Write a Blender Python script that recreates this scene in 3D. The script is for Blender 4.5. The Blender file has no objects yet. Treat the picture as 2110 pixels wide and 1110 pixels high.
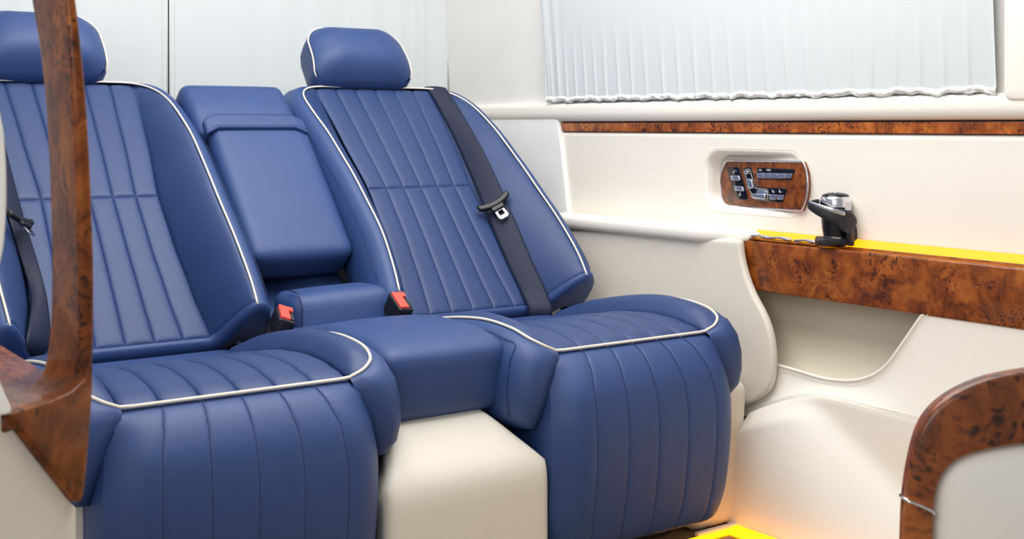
import bpy, bmesh, math, random
from mathutils import Vector, Matrix, noise
random.seed(7)
scene = bpy.context.scene
COL = scene.collection

# ------------------------------------------------------------------ camera, world, lights, exposure
F, CX, CY, YAW, ZC = 2560.0, 1055.0, 258.0, math.radians(35.06), 0.86
SY, CYW = math.sin(YAW), math.cos(YAW)
cam = bpy.data.cameras.new('camera')
cam.sensor_width = 36.0
cam.lens = F / 2110.0 * 36.0
cam.shift_y = -(555.0 - CY) / 2110.0
cam.clip_start = 0.05
cam.dof.use_dof = True
cam.dof.focus_distance = 2.55
cam.dof.aperture_fstop = 11.0
cam_o = bpy.data.objects.new('camera', cam)
COL.objects.link(cam_o)
cam_o.location = (0, 0, ZC)
cam_o.rotation_euler = (math.radians(90), 0, -YAW)
scene.camera = cam_o

world = bpy.data.worlds.new('world')
scene.world = world
world.use_nodes = True
bg = world.node_tree.nodes['Background']
bg.inputs[0].default_value = (0.93, 0.96, 1.0, 1)
bg.inputs[1].default_value = 0.28

def area(name, loc, target, sx, sy, power, color=(1, 1, 1)):
    l = bpy.data.lights.new(name, 'AREA')
    l.shape = 'RECTANGLE'; l.size = sx; l.size_y = sy; l.energy = power; l.color = color
    o = bpy.data.objects.new(name, l); COL.objects.link(o)
    o.location = loc
    o.rotation_euler = (Vector(target) - Vector(loc)).to_track_quat('-Z', 'Y').to_euler()
    return o
area('ceiling_light', (1.1, 1.75, 1.95), (1.1, 2.0, 0.0), 1.3, 1.5, 31, (1.0, 0.985, 0.965))
area('doorway_daylight', (-0.9, 0.1, 1.5), (1.3, 2.0, 0.6), 1.6, 1.4, 18, (0.97, 0.985, 1.0))

vs = scene.view_settings
vs.view_transform = 'Standard'
vs.look = 'None'
vs.gamma = 1.0
vs.use_curve_mapping = False
vs.exposure = 0.38

# ------------------------------------------------------------------ pixel helpers (a pixel gives a direction; surfaces give the distance)
def ray(px, py):
    a = (px - CX) / F; b = -(py - CY) / F
    return Vector((SY + a * CYW, CYW - a * SY, b))
CAM = Vector((0, 0, ZC))
def onx(px, py, X):
    r = ray(px, py); return CAM + r * (X / r.x)
def ony(px, py, Y):
    r = ray(px, py); return CAM + r * (Y / r.y)
def onz(px, py, Z):
    r = ray(px, py); return CAM + r * ((Z - ZC) / r.z)
def onplane(px, py, p0, n):
    r = ray(px, py); return CAM + r * ((p0 - CAM).dot(n) / r.dot(n))

# ------------------------------------------------------------------ materials
def lin(r, g, b):
    f = lambda c: (c / 255 / 12.92) if c / 255 <= 0.04045 else ((c / 255 + 0.055) / 1.055) ** 2.4
    return (f(r), f(g), f(b), 1)
class NT:
    def __init__(s, name):
        s.m = bpy.data.materials.new(name); s.m.use_nodes = True
        s.t = s.m.node_tree; s.b = s.t.nodes['Principled BSDF']
    def n(s, typ, **kw):
        nd = s.t.nodes.new(typ)
        for k, v in kw.items():
            if k.startswith('i_'):
                key = k[2:]; key = int(key) if key.isdigit() else key.replace('_', ' ')
                nd.inputs[key].default_value = v
            else: setattr(nd, k, v)
        return nd
    def l(s, a, ao, b, bi): s.t.links.new(a.outputs[ao], b.inputs[bi])
    def math(s, op, a, b=None):
        nd = s.t.nodes.new('ShaderNodeMath'); nd.operation = op
        for i, v in enumerate((a, b)):
            if v is None: continue
            if isinstance(v, (int, float)): nd.inputs[i].default_value = v
            else: s.t.links.new(v, nd.inputs[i])
        return nd.outputs[0]
    def set(s, **kw):
        for k, v in kw.items(): s.b.inputs[k.replace('_', ' ')].default_value = v
        return s
def plain(name, col, rough=0.5, metal=0.0, coat=0.0):
    m = NT(name); m.set(Base_Color=col, Roughness=rough, Metallic=metal, Coat_Weight=coat)
    return m.m
def leather(name, col, rough=0.46, grain=520.0, bump=0.25, perf=False, var=0.06):
    m = NT(name)
    tc = m.n('ShaderNodeTexCoord')
    no = m.n('ShaderNodeTexNoise', i_Scale=14.0, i_Detail=3.0)
    m.l(tc, 'Object', no, 'Vector')
    dark = tuple(c * (1 - var * 2) for c in col[:3]) + (1,)
    lite = tuple(min(1, c * (1 + var)) for c in col[:3]) + (1,)
    mix = m.n('ShaderNodeMix', data_type='RGBA'); mix.inputs[6].default_value = dark; mix.inputs[7].default_value = lite
    m.l(no, 'Fac', mix, 0)
    vo = m.n('ShaderNodeTexVoronoi', i_Scale=grain, feature='DISTANCE_TO_EDGE')
    m.l(tc, 'Object', vo, 'Vector')
    n2 = m.n('ShaderNodeTexNoise', i_Scale=grain * .35, i_Detail=4.0)
    m.l(tc, 'Object', n2, 'Vector')
    h = m.math('ADD', m.math('MULTIPLY', m.math('MINIMUM', vo.outputs['Distance'], 0.25), 2.0), n2.outputs['Fac'])
    bp = m.n('ShaderNodeBump', i_Strength=bump, i_Distance=0.0012)
    if perf:
        uv = m.n('ShaderNodeUVMap'); sp = m.n('ShaderNodeSeparateXYZ'); m.l(uv, 'UV', sp, 0)
        P = 0.0052
        ds = []
        for o in (0.0, 0.5):
            q = []
            for ax in ('X', 'Y'):
                a = m.math('ADD', m.math('DIVIDE', sp.outputs[ax], P), o)
                a = m.math('SUBTRACT', m.math('FRACT', a), 0.5)
                q.append(m.math('MULTIPLY', a, a))
            ds.append(m.math('SQRT', m.math('ADD', q[0], q[1])))
        d = m.math('MINIMUM', ds[0], ds[1])
        mr = m.n('ShaderNodeMapRange', i_1=0.14, i_2=0.23, i_3=0.0, i_4=1.0)
        m.t.links.new(d, mr.inputs[0])
        mx = m.n('ShaderNodeMix', data_type='RGBA'); mx.inputs[6].default_value = (0.004, 0.006, 0.02, 1)
        m.l(mr, 0, mx, 0); m.l(mix, 2, mx, 7); m.l(mx, 2, m.b, 'Base Color')
        h = m.math('ADD', m.math('MULTIPLY', h, 0.4), m.math('MULTIPLY', mr.outputs[0], 1.5))
    else:
        m.l(mix, 2, m.b, 'Base Color')
    m.t.links.new(h, bp.inputs['Height']); m.l(bp, 0, m.b, 'Normal')
    m.set(Roughness=rough)
    m.b.inputs['Specular IOR Level'].default_value = 0.45
    return m.m
def burl(name, scale=1.0, dark=1.0, stretch=(1, 1, 1)):
    m = NT(name)
    tc = m.n('ShaderNodeTexCoord'); mp = m.n('ShaderNodeMapping'); mp.inputs['Scale'].default_value = stretch
    m.l(tc, 'Object', mp, 0)
    w = m.n('ShaderNodeTexNoise', i_Scale=14.0 * scale, i_Detail=4.0); m.l(mp, 0, w, 'Vector')
    sc = m.n('ShaderNodeVectorMath', operation='SCALE'); sc.inputs['Scale'].default_value = 0.09 / scale; m.l(w, 'Color', sc, 0)
    ad = m.n('ShaderNodeVectorMath', operation='ADD'); m.l(mp, 0, ad, 0); m.l(sc, 0, ad, 1)
    n1 = m.n('ShaderNodeTexNoise', i_Scale=26.0 * scale, i_Detail=8.0, i_Roughness=0.62); m.l(ad, 0, n1, 'Vector')
    cr = m.n('ShaderNodeValToRGB'); e = cr.color_ramp.elements
    e[0].position = 0.30; e[0].color = tuple(c * dark for c in (0.060, 0.013, 0.004)) + (1,)
    e[1].position = 0.74; e[1].color = tuple(c * dark for c in (0.46, 0.140, 0.022)) + (1,)
    k = cr.color_ramp.elements.new(0.5); k.color = tuple(c * dark for c in (0.240, 0.058, 0.009)) + (1,)
    m.l(n1, 'Fac', cr, 0)
    # burl eyes: small dark spots in clusters
    vo = m.n('ShaderNodeTexVoronoi', i_Scale=125.0 * scale); m.l(ad, 0, vo, 'Vector')
    spot = m.n('ShaderNodeMapRange', i_1=0.22, i_2=0.48, i_3=1.0, i_4=0.0); m.l(vo, 'Distance', spot, 0)
    cl = m.n('ShaderNodeTexNoise', i_Scale=17.0 * scale, i_Detail=2.0); m.l(mp, 0, cl, 'Vector')
    cm = m.n('ShaderNodeMapRange', i_1=0.43, i_2=0.54, i_3=0.0, i_4=1.0); m.l(cl, 'Fac', cm, 0)
    fac = m.math('MULTIPLY', spot.outputs[0], m.math('MULTIPLY', cm.outputs[0], 0.88))
    mx = m.n('ShaderNodeMix', data_type='RGBA'); m.t.links.new(fac, mx.inputs[0]); m.l(cr, 0, mx, 6)
    mx.inputs[7].default_value = (0.022, 0.006, 0.004, 1)
    m.l(mx, 2, m.b, 'Base Color')
    m.set(Roughness=0.38, Coat_Weight=0.35, Coat_Roughness=0.10)
    m.b.inputs['Specular IOR Level'].default_value = 0.3
    return m.m
def fabric(name, col, rough=0.9, scale=900.0, bump=0.15, blotch=0.03, bscale=6.0):
    m = NT(name); tc = m.n('ShaderNodeTexCoord')
    no = m.n('ShaderNodeTexNoise', i_Scale=bscale, i_Detail=5.0); m.l(tc, 'Object', no, 'Vector')
    mix = m.n('ShaderNodeMix', data_type='RGBA')
    mix.inputs[6].default_value = tuple(c * (1 - 2 * blotch) for c in col[:3]) + (1,)
    mix.inputs[7].default_value = tuple(min(1, c * (1 + blotch)) for c in col[:3]) + (1,)
    m.l(no, 'Fac', mix, 0); m.l(mix, 2, m.b, 'Base Color')
    n2 = m.n('ShaderNodeTexNoise', i_Scale=scale, i_Detail=2.0); m.l(tc, 'Object', n2, 'Vector')
    bp = m.n('ShaderNodeBump', i_Strength=bump, i_Distance=0.001); m.l(n2, 'Fac', bp, 'Height'); m.l(bp, 0, m.b, 'Normal')
    m.set(Roughness=rough); m.b.inputs['Sheen Weight'].default_value = 0.15
    return m.m
def glow(name, col, strength):
    m = NT(name); m.set(Base_Color=(col[0] * .2, col[1] * .15, 0, 1), Emission_Color=col, Emission_Strength=strength, Roughness=0.5)
    return m.m

BLUE = lin(46, 70, 120)
M_BLUE = leather('blue_leather', BLUE)
M_PERF = leather('perforated_blue_leather', BLUE, perf=True)
M_PIPE = leather('cream_piping', lin(226, 216, 200), rough=0.45, bump=0.1)
M_THREAD = plain('blue_thread', lin(34, 46, 92), 0.6)
M_CREAMTHREAD = plain('cream_thread', lin(232, 226, 214), 0.6)
M_CREAM = leather('cream_leather', lin(240, 234, 223), rough=0.5, grain=430.0, bump=0.22, var=0.012)
M_BEIGE = leather('beige_leather', lin(224, 216, 202), rough=0.5, grain=430.0, bump=0.22, var=0.012)
M_SUEDE = fabric('pale_suede', lin(234, 231, 226), blotch=0.05, bscale=7.0)
M_SUEDEG = fabric('grey_white_suede', lin(232, 231, 229), blotch=0.06, bscale=9.0)
M_POCKET = fabric('beige_pocket_lining', lin(226, 216, 194), blotch=0.05)
M_CURT = fabric('pleated_curtain_cloth', lin(211, 216, 217), scale=1500.0, bump=0.1, blotch=0.01)
M_HEM = fabric('curtain_hem_cloth', lin(222, 222, 218), scale=1500.0, bump=0.1, blotch=0.01)
M_BURL = burl('burl_walnut_gloss')
M_BURLD = burl('burl_walnut_dark', 0.8, 0.85)
M_BURLD.node_tree.nodes['Principled BSDF'].inputs['Coat Weight'].default_value = 0.2
M_BURLD.node_tree.nodes['Principled BSDF'].inputs['Specular IOR Level'].default_value = 0.18
M_BURLS = burl('burl_walnut_strip', 1.1, 1.7)
M_BURLL = burl('burl_walnut_large_eyes', 0.62, 1.05)
M_BURLF = burl('burl_walnut_small', 1.8, 0.85)
M_BURLT = burl('burl_walnut_streaked', 1.0, 1.0, (3.0, 0.8, 1))
M_BLACK = plain('black_plastic', (0.006, 0.006, 0.009, 1), 0.42)
M_BLACKM = plain('black_soft_plastic', (0.014, 0.014, 0.018, 1), 0.5)
M_GLOSS = plain('black_gloss', (0.004, 0.004, 0.008, 1), 0.08)
M_CHROME = plain('chrome', (0.80, 0.80, 0.83, 1), 0.16, 1.0)
M_DSTEEL = plain('dark_steel', (0.16, 0.16, 0.18, 1), 0.3, 1.0)
M_SATIN = plain('satin_silver', (0.62, 0.65, 0.72, 1), 0.32, 1.0)
M_WHITE = plain('white_print', (0.85, 0.85, 0.88, 1), 0.5)
M_RED = plain('red_button_plastic', lin(236, 82, 66), 0.35)
M_WEB = fabric('belt_webbing', lin(30, 36, 58), rough=0.6, scale=700.0, bump=0.3, blotch=0.04)
M_WEB.node_tree.nodes['Principled BSDF'].inputs['Sheen Weight'].default_value = 0.0
M_WEB.node_tree.nodes['Principled BSDF'].inputs['Specular IOR Level'].default_value = 0.3
M_DARK = plain('dark_base_and_gap_shade', (0.010, 0.011, 0.018, 1), 0.9)
M_GAP = plain('dark_gap', (0.02, 0.022, 0.03, 1), 0.8)
M_FLOOR = leather('floor_covering', lin(150, 130, 96), rough=0.6, var=0.03)
M_LED = glow('amber_light_strip', (1.0, 0.36, 0.0, 1), 1.45)
M_LEDF = glow('amber_floor_light', (1.0, 0.36, 0.0, 1), 2.2)

# ------------------------------------------------------------------ mesh helpers
def link(name, me, mat, parent=None):
    o = bpy.data.objects.new(name, me); COL.objects.link(o)
    if mat: me.materials.append(mat)
    if parent is not None:
        o.parent = parent
        if parent.parent is None: o.location = -parent.location
    return o
def mesh(name, verts, faces, mat, parent=None, uv=None, smooth=True):
    me = bpy.data.meshes.new(name)
    me.from_pydata([tuple(v) for v in verts], [], faces)
    if uv is not None:
        lay = me.uv_layers.new(name='UVMap')
        for lp in me.loops: lay.data[lp.index].uv = uv[lp.vertex_index]
    if smooth:
        for p in me.polygons: p.use_smooth = True
    me.update()
    return link(name, me, mat, parent)
def empty(name, loc, label, cat, group=None):
    o = bpy.data.objects.new(name, None); COL.objects.link(o); o.location = loc; o.empty_display_size = 0.05
    return tag(o, label, cat, group)
def tag(o, label, cat, group=None):
    o['label'] = label; o['category'] = cat
    if group: o['group'] = group
    return o
def struct(o, label=None):
    o['kind'] = 'structure'
    if label: o['label'] = label
    return o
def lerp(a, b, t): return a + (b - a) * t
def interp(tab, x):
    if x <= tab[0][0]: return tab[0][1]
    for (a, b), (c, d) in zip(tab, tab[1:]):
        if x <= c:
            t = (x - a) / (c - a); t = t * t * (3 - 2 * t) * 0.5 + t * 0.5
            return b + (d - b) * t
    return tab[-1][1]
def catmull(pts, n):
    pts = [Vector(p) for p in pts]; out = []
    P = [pts[0] * 2 - pts[1]] + pts + [pts[-1] * 2 - pts[-2]]
    for i in range(1, len(P) - 2):
        a, b, c, d = P[i - 1:i + 3]
        for k in range(n):
            t = k / n
            out.append(0.5 * ((2 * b) + (c - a) * t + (2 * a - 5 * b + 4 * c - d) * t * t + (3 * b - a - 3 * c + d) * t ** 3))
    out.append(pts[-1]); return out
def resample(pts, n):
    pts = [Vector(p) for p in pts]; L = [0]
    for a, b in zip(pts, pts[1:]): L.append(L[-1] + (b - a).length)
    out = []; j = 0
    for i in range(n):
        d = L[-1] * i / (n - 1)
        while j < len(L) - 2 and L[j + 1] < d: j += 1
        out.append(pts[j].lerp(pts[j + 1], (d - L[j]) / max(1e-9, L[j + 1] - L[j])))
    return out
def rows_mesh(name, rows, mat, parent=None, hint=None, closed=False, puff=0.0, ew=0.02, edges='lrtb', cap=False):
    """rows: list of equal length lists of points (t index outer, s index inner)."""
    nt, ns = len(rows), len(rows[0])
    P = [[Vector(p) for p in r] for r in rows]
    N = []
    for j in range(nt):
        nr = []
        for i in range(ns):
            i0, i1 = (max(i - 1, 0), min(i + 1, ns - 1)) if not closed else ((i - 1) % ns, (i + 1) % ns)
            ds = P[j][i1] - P[j][i0]; dt = P[min(j + 1, nt - 1)][i] - P[max(j - 1, 0)][i]
            nn = ds.cross(dt); nr.append(nn.normalized() if nn.length > 1e-12 else Vector((0, 0, 0)))
        N.append(nr)
    flip = False
    if hint is not None:
        hv = Vector(hint); tot = sum(((n.dot(hv)) for r in N for n in r), 0.0); flip = tot < 0
    if puff:
        sg = -1 if flip else 1
        Q = []
        us = [0.0]
        for i in range(ns - 1): us.append(us[-1] + (P[nt // 2][i + 1] - P[nt // 2][i]).length)
        for j in range(nt):
            ls = [0.0]
            for i in range(ns - 1): ls.append(ls[-1] + (P[j][i + 1] - P[j][i]).length)
            q = []
            for i in range(ns):
                if j == 0: pass
                e = 1e9
                if 'l' in edges: e = min(e, ls[i])
                if 'r' in edges: e = min(e, ls[-1] - ls[i])
                if 'b' in edges: e = min(e, (P[j][i] - P[0][i]).length)
                if 't' in edges: e = min(e, (P[-1][i] - P[j][i]).length)
                e = min(1.0, e / ew)
                h = math.sqrt(max(0, 1 - (1 - e) ** 2))
                q.append(P[j][i] + N[j][i] * (sg * (h - 1) * puff))
            Q.append(q)
    else: Q = P
    verts = [v for r in Q for v in r]
    faces = []
    for j in range(nt - 1):
        for i in range(ns if closed else ns - 1):
            a = j * ns + i; b = j * ns + (i + 1) % ns; c = b + ns; d = a + ns
            faces.append((a, d, c, b) if flip else (a, b, c, d))
    if cap:
        faces.append(tuple(range(ns)) if flip else tuple(reversed(range(ns))))
        top = [(nt - 1) * ns + i for i in range(ns)]
        faces.append(tuple(reversed(top)) if flip else tuple(top))
    jm = nt // 2; us = [0.0]
    for i in range(ns - 1): us.append(us[-1] + (P[jm][i + 1] - P[jm][i]).length)
    im = ns // 2; vv = [0.0]
    for j in range(nt - 1): vv.append(vv[-1] + (P[j + 1][im] - P[j][im]).length)
    uv = [(us[i], vv[j]) for j in range(nt) for i in range(ns)]
    return mesh(name, verts, faces, mat, parent, uv)
def edge_ts(n, bias=0.0):
    # parameters 0..1, denser near both ends
    out = []
    for i in range(n + 1):
        t = i / n
        out.append(t + bias * (-math.sin(2 * math.pi * t) / (2 * math.pi)))
    return out
def patch(name, fn, ns, nt, mat, parent=None, hint=None, puff=0.0, ew=0.02, edges='lrtb'):
    S, T = edge_ts(ns, 0.8), edge_ts(nt, 0.8)
    return rows_mesh(name, [[fn(s, t) for s in S] for t in T], mat, parent, hint, False, puff, ew, edges)
def tube(name, pts, r, mat, parent=None, seg=8, closed=False, cap=True, rfun=None):
    pts = [Vector(p) for p in pts]; n = len(pts); rings = []
    T0 = None; up = None
    for i, p in enumerate(pts):
        a = pts[(i - 1) % n] if closed else pts[max(i - 1, 0)]
        b = pts[(i + 1) % n] if closed else pts[min(i + 1, n - 1)]
        t = (b - a).normalized()
        if up is None:
            up = t.orthogonal().normalized()
        else:
            up = (up - t * up.dot(t))
            up = up.normalized() if up.length > 1e-6 else t.orthogonal().normalized()
        w = t.cross(up); rr = rfun(i / (n - 1)) if rfun else r
        rings.append([p + (up * math.cos(k * 2 * math.pi / seg) + w * math.sin(k * 2 * math.pi / seg)) * rr for k in range(seg)])
    verts = [v for q in rings for v in q]; faces = []
    m = n if closed else n - 1
    for i in range(m):
        for k in range(seg):
            a = i * seg + k; b = i * seg + (k + 1) % seg; j = ((i + 1) % n) * seg
            faces.append((a, b, j + (k + 1) % seg, j + k))
    if cap and not closed:
        faces.append(tuple(reversed(range(seg)))); faces.append(tuple((n - 1) * seg + k for k in range(seg)))
    return mesh(name, verts, faces, mat, parent)
def stitches(name, pts, mat, parent, pitch=0.0065, ln=0.0042, w=0.0011):
    pts = [Vector(p) for p in pts]; L = sum((b - a).length for a, b in zip(pts, pts[1:]))
    n = max(2, int(L / pitch)); q = resample(pts, n * 4 + 1); V = []; Fc = []
    for i in range(n):
        a, b = q[i * 4], q[i * 4 + 3]; t = (b - a).normalized()
        u = t.orthogonal().normalized(); v = t.cross(u); o = len(V)
        for p in (a, b):
            for k in range(4):
                an = k * math.pi / 2; V.append(p + (u * math.cos(an) + v * math.sin(an)) * w)
        Fc += [(o + k, o + (k + 1) % 4, o + 4 + (k + 1) % 4, o + 4 + k) for k in range(4)] + [(o + 3, o + 2, o + 1, o), (o + 4, o + 5, o + 6, o + 7)]
    o = mesh(name, V, Fc, mat, parent, smooth=False); o['kind'] = 'stuff'; return o
def sbox(name, half, r, mat, parent=None, xf=None, n=6, bulge=0.0):
    """soft rounded box around the origin mapped through xf(Vector)->Vector"""
    bm = bmesh.new(); idx = {}
    hx, hy, hz = half; r = min(r, hx, hy, hz)
    def coords(h):
        inner = [-h, -h + r * .35, -h + r * .75, -h + r * 1.3]
        mid = [lerp(-h + r * 1.3, h - r * 1.3, k / n) for k in range(1, n)] if h > r * 1.3 + 1e-5 else []
        if not mid: return [-h, -h * .66, -h * .33, 0, h * .33, h * .66, h]
        return inner + mid + [-c for c in reversed(inner)]
    A = [coords(h) for h in half]
    def vert(i, j, k):
        key = (i, j, k)
        if key not in idx:
            p = Vector((A[0][i], A[1][j], A[2][k]))
            q = Vector((max(-hx + r, min(hx - r, p.x)), max(-hy + r, min(hy - r, p.y)), max(-hz + r, min(hz - r, p.z))))
            d = p - q
            if d.length > 1e-9: p = q + d.normalized() * r
            if bulge:
                e = [1 - (q2 / h) ** 2 if h > 0 else 0 for q2, h in zip(p, half)]
                p = p + Vector((p.x / hx * e[1] * e[2], p.y / hy * e[0] * e[2], p.z / hz * e[0] * e[1])) * bulge
            idx[key] = bm.verts.new(xf(p) if xf else p)
        return idx[key]
    nx, ny, nz = (len(a) - 1 for a in A)
    for i in range(nx):
        for j in range(ny):
            for k, rv in ((0, 0), (nz, 1)):
                f = [vert(i, j, k), vert(i, j + 1, k), vert(i + 1, j + 1, k), vert(i + 1, j, k)]
                bm.faces.new(f[::-1] if rv else f)
    for i in range(nx):
        for k in range(nz):
            for j, rv in ((0, 0), (ny, 1)):
                f = [vert(i, j, k), vert(i + 1, j, k), vert(i + 1, j, k + 1), vert(i, j, k + 1)]
                bm.faces.new(f[::-1] if rv else f)
    for j in range(ny):
        for k in range(nz):
            for i, rv in ((0, 0), (nx, 1)):
                f = [vert(i, j, k), vert(i, j, k + 1), vert(i, j + 1, k + 1), vert(i, j + 1, k)]
                bm.faces.new(f[::-1] if rv else f)
    bmesh.ops.recalc_face_normals(bm, faces=bm.faces[:])
    me = bpy.data.meshes.new(name); bm.to_mesh(me); bm.free()
    for p in me.polygons: p.use_smooth = True
    return link(name, me, mat, parent)
def prism(name, outline, mat, parent=None, depth=None, bevel=0.003, seg=3, front_off=0.0):
    """closed outline of 3D points (about planar), extruded by vector depth, bevelled"""
    bm = bmesh.new(); d = Vector(depth)
    f = bm.faces.new([bm.verts.new(Vector(p)) for p in outline])
    ex = bmesh.ops.extrude_face_region(bm, geom=[f])
    bmesh.ops.translate(bm, vec=d, verts=[v for v in ex['geom'] if isinstance(v, bmesh.types.BMVert)])
    bmesh.ops.recalc_face_normals(bm, faces=bm.faces[:])
    if bevel > 0:
        bm.normal_update()
        es = [e for e in bm.edges if len(e.link_faces) == 2 and e.calc_face_angle() > 0.6]
        bmesh.ops.bevel(bm, geom=es, offset=bevel, segments=seg, profile=0.5, affect='EDGES', clamp_overlap=True)
    me = bpy.data.meshes.new(name); bm.to_mesh(me); bm.free()
    o = link(name, me, mat, parent)
    for p in me.polygons: p.use_smooth = True
    try: me.set_sharp_from_angle(angle=math.radians(35))
    except Exception: pass
    return o
def extrude_y(name, prof, y0, y1, mat, parent=None, ny=2, hint=(-1, 0, 0), n=6):
    """(x, z) profile smoothed and swept along Y"""
    c = catmull([(p[0], 0, p[1]) for p in prof], n)
    rows = [[Vector((p.x, lerp(y0, y1, j / ny), p.z)) for p in c] for j in range(ny + 1)]
    return rows_mesh(name, rows, mat, parent, hint)
def rrect(w, h, r, n=6):
    out = []
    for cx, cy, a0 in ((w - r, h - r, 0), (-w + r, h - r, 90), (-w + r, -h + r, 180), (w - r, -h + r, 270)):
        for k in range(n + 1):
            a = math.radians(a0 + 90 * k / n); out.append((cx + r * math.cos(a), cy + r * math.sin(a)))
    return out

# ------------------------------------------------------------------ backrest frame
BP0 = Vector((0, 2.275, 0.456)); BP1 = Vector((0, 2.720, 0.945))
BD = (BP1 - BP0).normalized(); BN = Vector((0, -BD.z, BD.y))
def BR(x, v, off): return BP0 + BD * v + BN * off + Vector((x, 0, 0))

W = 1.95          # inner face of the right side wall
XR, XL, XM = 1.495, 0.730, 1.1125

# ================================================================== THE SETTING
def slab(name, lo, hi, mat, parent=None, bevel=0.004):
    o = [(lo[0], lo[1], lo[2]), (hi[0], lo[1], lo[2]), (hi[0], hi[1], lo[2]), (lo[0], hi[1], lo[2])]
    return prism(name, o, mat, parent, (0, 0, hi[2] - lo[2]), bevel, 2)
FZ = 0.05
struct(slab('floor', (0.1, 0.3, FZ - 0.06), (W + 0.12, 3.2, FZ), M_FLOOR, None, 0.0), 'beige floor covering lit amber beside the seat base')
struct(slab('wall_back', (0.1, 3.135, FZ), (W + 0.12, 3.17, 1.75), M_GAP, None, 0.0), 'dark rear doors behind the pale curtains')

# right wall: shell behind all the panels
wall = struct(slab('wall_right', (W + 0.075, 0.6, FZ), (W + 0.11, 3.17, 1.75), M_SUEDE, None, 0.0), 'cream trimmed side wall of the cabin')
def lean(z): return W - 0.05 * max(0.0, z - 0.92)
# upper pale suede lining (rear pillar) with a soft curve into the corner
rows = []
for j in range(24):
    z = lerp(0.915, 1.62, j / 23)
    row = []
    for i in range(30):
        y = lerp(3.13, 1.0, i / 29)
        x = lean(z) + 0.006 * math.exp(-((y - 2.62) / 0.10) ** 2)
        row.append((x, y, z))
    rows.append(row)
rows_mesh('pillar_lining', rows, M_SUEDE, wall, (-1, 0, 0))
# belt roll over the burl strip
extrude_y('belt_roll', [(W + .04, .919), (W - .004, .917), (W - .014, .912), (W - .017, .900), (W - .016, .884), (W - .008, .872), (W + .012, .868)], 3.06, 1.0, M_CREAM, wall, 4)
# grey white suede quarter panel behind the seat, with rounded front corner
q = [onx(*p, W - 0.012) for p in [(932, 222), (1090, 222), (1118, 226), (1138, 236), (1148, 250), (1153, 285), (1160, 350), (1168, 420), (1176, 468)]]
q = catmull(q, 4)
q += [Vector((W - .012, 2.45, 0.40)), Vector((W - .012, 3.09, 0.40))]
prism('quarter_panel', q, M_SUEDEG, wall, (0.05, 0, 0), 0.004, 3)
# main cream panel with the switch recess
RC = dict(y0=1.738, y1=2.024, z0=0.6745, z1=0.8035, r=0.042)
def recess(y, z):
    cy, cz = (RC['y0'] + RC['y1']) / 2, (RC['z0'] + RC['z1']) / 2
    hy, hz = (RC['y1'] - RC['y0']) / 2, (RC['z1'] - RC['z0']) / 2
    qy, qz = abs(y - cy) - hy + RC['r'], abs(z - cz) - hz + RC['r']
    d = math.hypot(max(qy, 0), max(qz, 0)) + min(max(qy, qz), 0) - RC['r']
    m = max(0.0, min(1.0, -d / 0.012)); m = m * m * (3 - 2 * m)
    return m * max(0.0, 0.0015 + 0.045 * (y - RC['y0'] - 0.01) / (RC['y1'] - RC['y0']))
ys = sorted(set([round(1.0 + 0.04 * k, 4) for k in range(18)] + [round(1.71 + 0.0035 * k, 4) for k in range(98)] + [round(2.07 + 0.04 * k, 4) for k in range(13)] + [2.585]))
zs = [0.610 + 0.234 * t for t in edge_ts(76, 0.5)]
rows = []
for z in zs:
    e = min((z - 0.610), (0.844 - z)); e = min(1, e / 0.012)
    rnd = 0.010 * (1 - math.sqrt(max(0, 1 - (1 - e) ** 2)))
    rows.append([(W + rnd + recess(y, z), y, z) for y in ys])
rows_mesh('main_panel', rows, M_CREAM, wall, (-1, 0, 0))
# stitched line around the recess
st = []
for a, b in rrect((RC['y1'] - RC['y0']) / 2 + .006, (RC['z1'] - RC['z0']) / 2 + .006, RC['r'] + .004, 8):
    st.append((W - .0003, (RC['y0'] + RC['y1']) / 2 + a, (RC['z0'] + RC['z1']) / 2 + b))
stitches('stitching', st[:30], M_CREAMTHREAD, wall, 0.005, 0.0034, 0.0006)
# padded ledge under the main panel
def led(p): 
    t = (p.y + 0.34) / 0.68
    return Vector((W - .045 + p.x * (1 if p.y > -.22 else lerp(.5, 1, (p.y + .34) / .12)) + (0 if p.y > -.22 else .016 * (1 - (p.y + .34) / .12)), 2.185 + p.y, 0.6215 + p.z * (1.0 if t > .12 else lerp(0.55, 1, t / .12)) + 0.004 * (1 - t)))
sbox('padded_ledge', (0.042, 0.34, 0.017), 0.014, M_CREAM, wall, led, n=12)
# panel behind the seat side, under the ledge
qp = [onx(*p, W - 0.074) for p in [(1522, 494), (1526, 530), (1536, 570), (1550, 606), (1572, 648), (1586, 690), (1591, 735), (1588, 785), (1574, 812), (1545, 832), (1500, 850)]]
qp = catmull(qp, 3)
qp += [Vector((W - .074, 1.92, FZ + .005)), Vector((W - .074, 2.95, FZ + .005)), Vector((W - .074, 2.95, 0.600)), Vector((W - .074, 2.50, 0.600))]
prism('seat_side_panel', qp, M_BEIGE, wall, (0.020, 0, 0), 0.008, 4)
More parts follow.
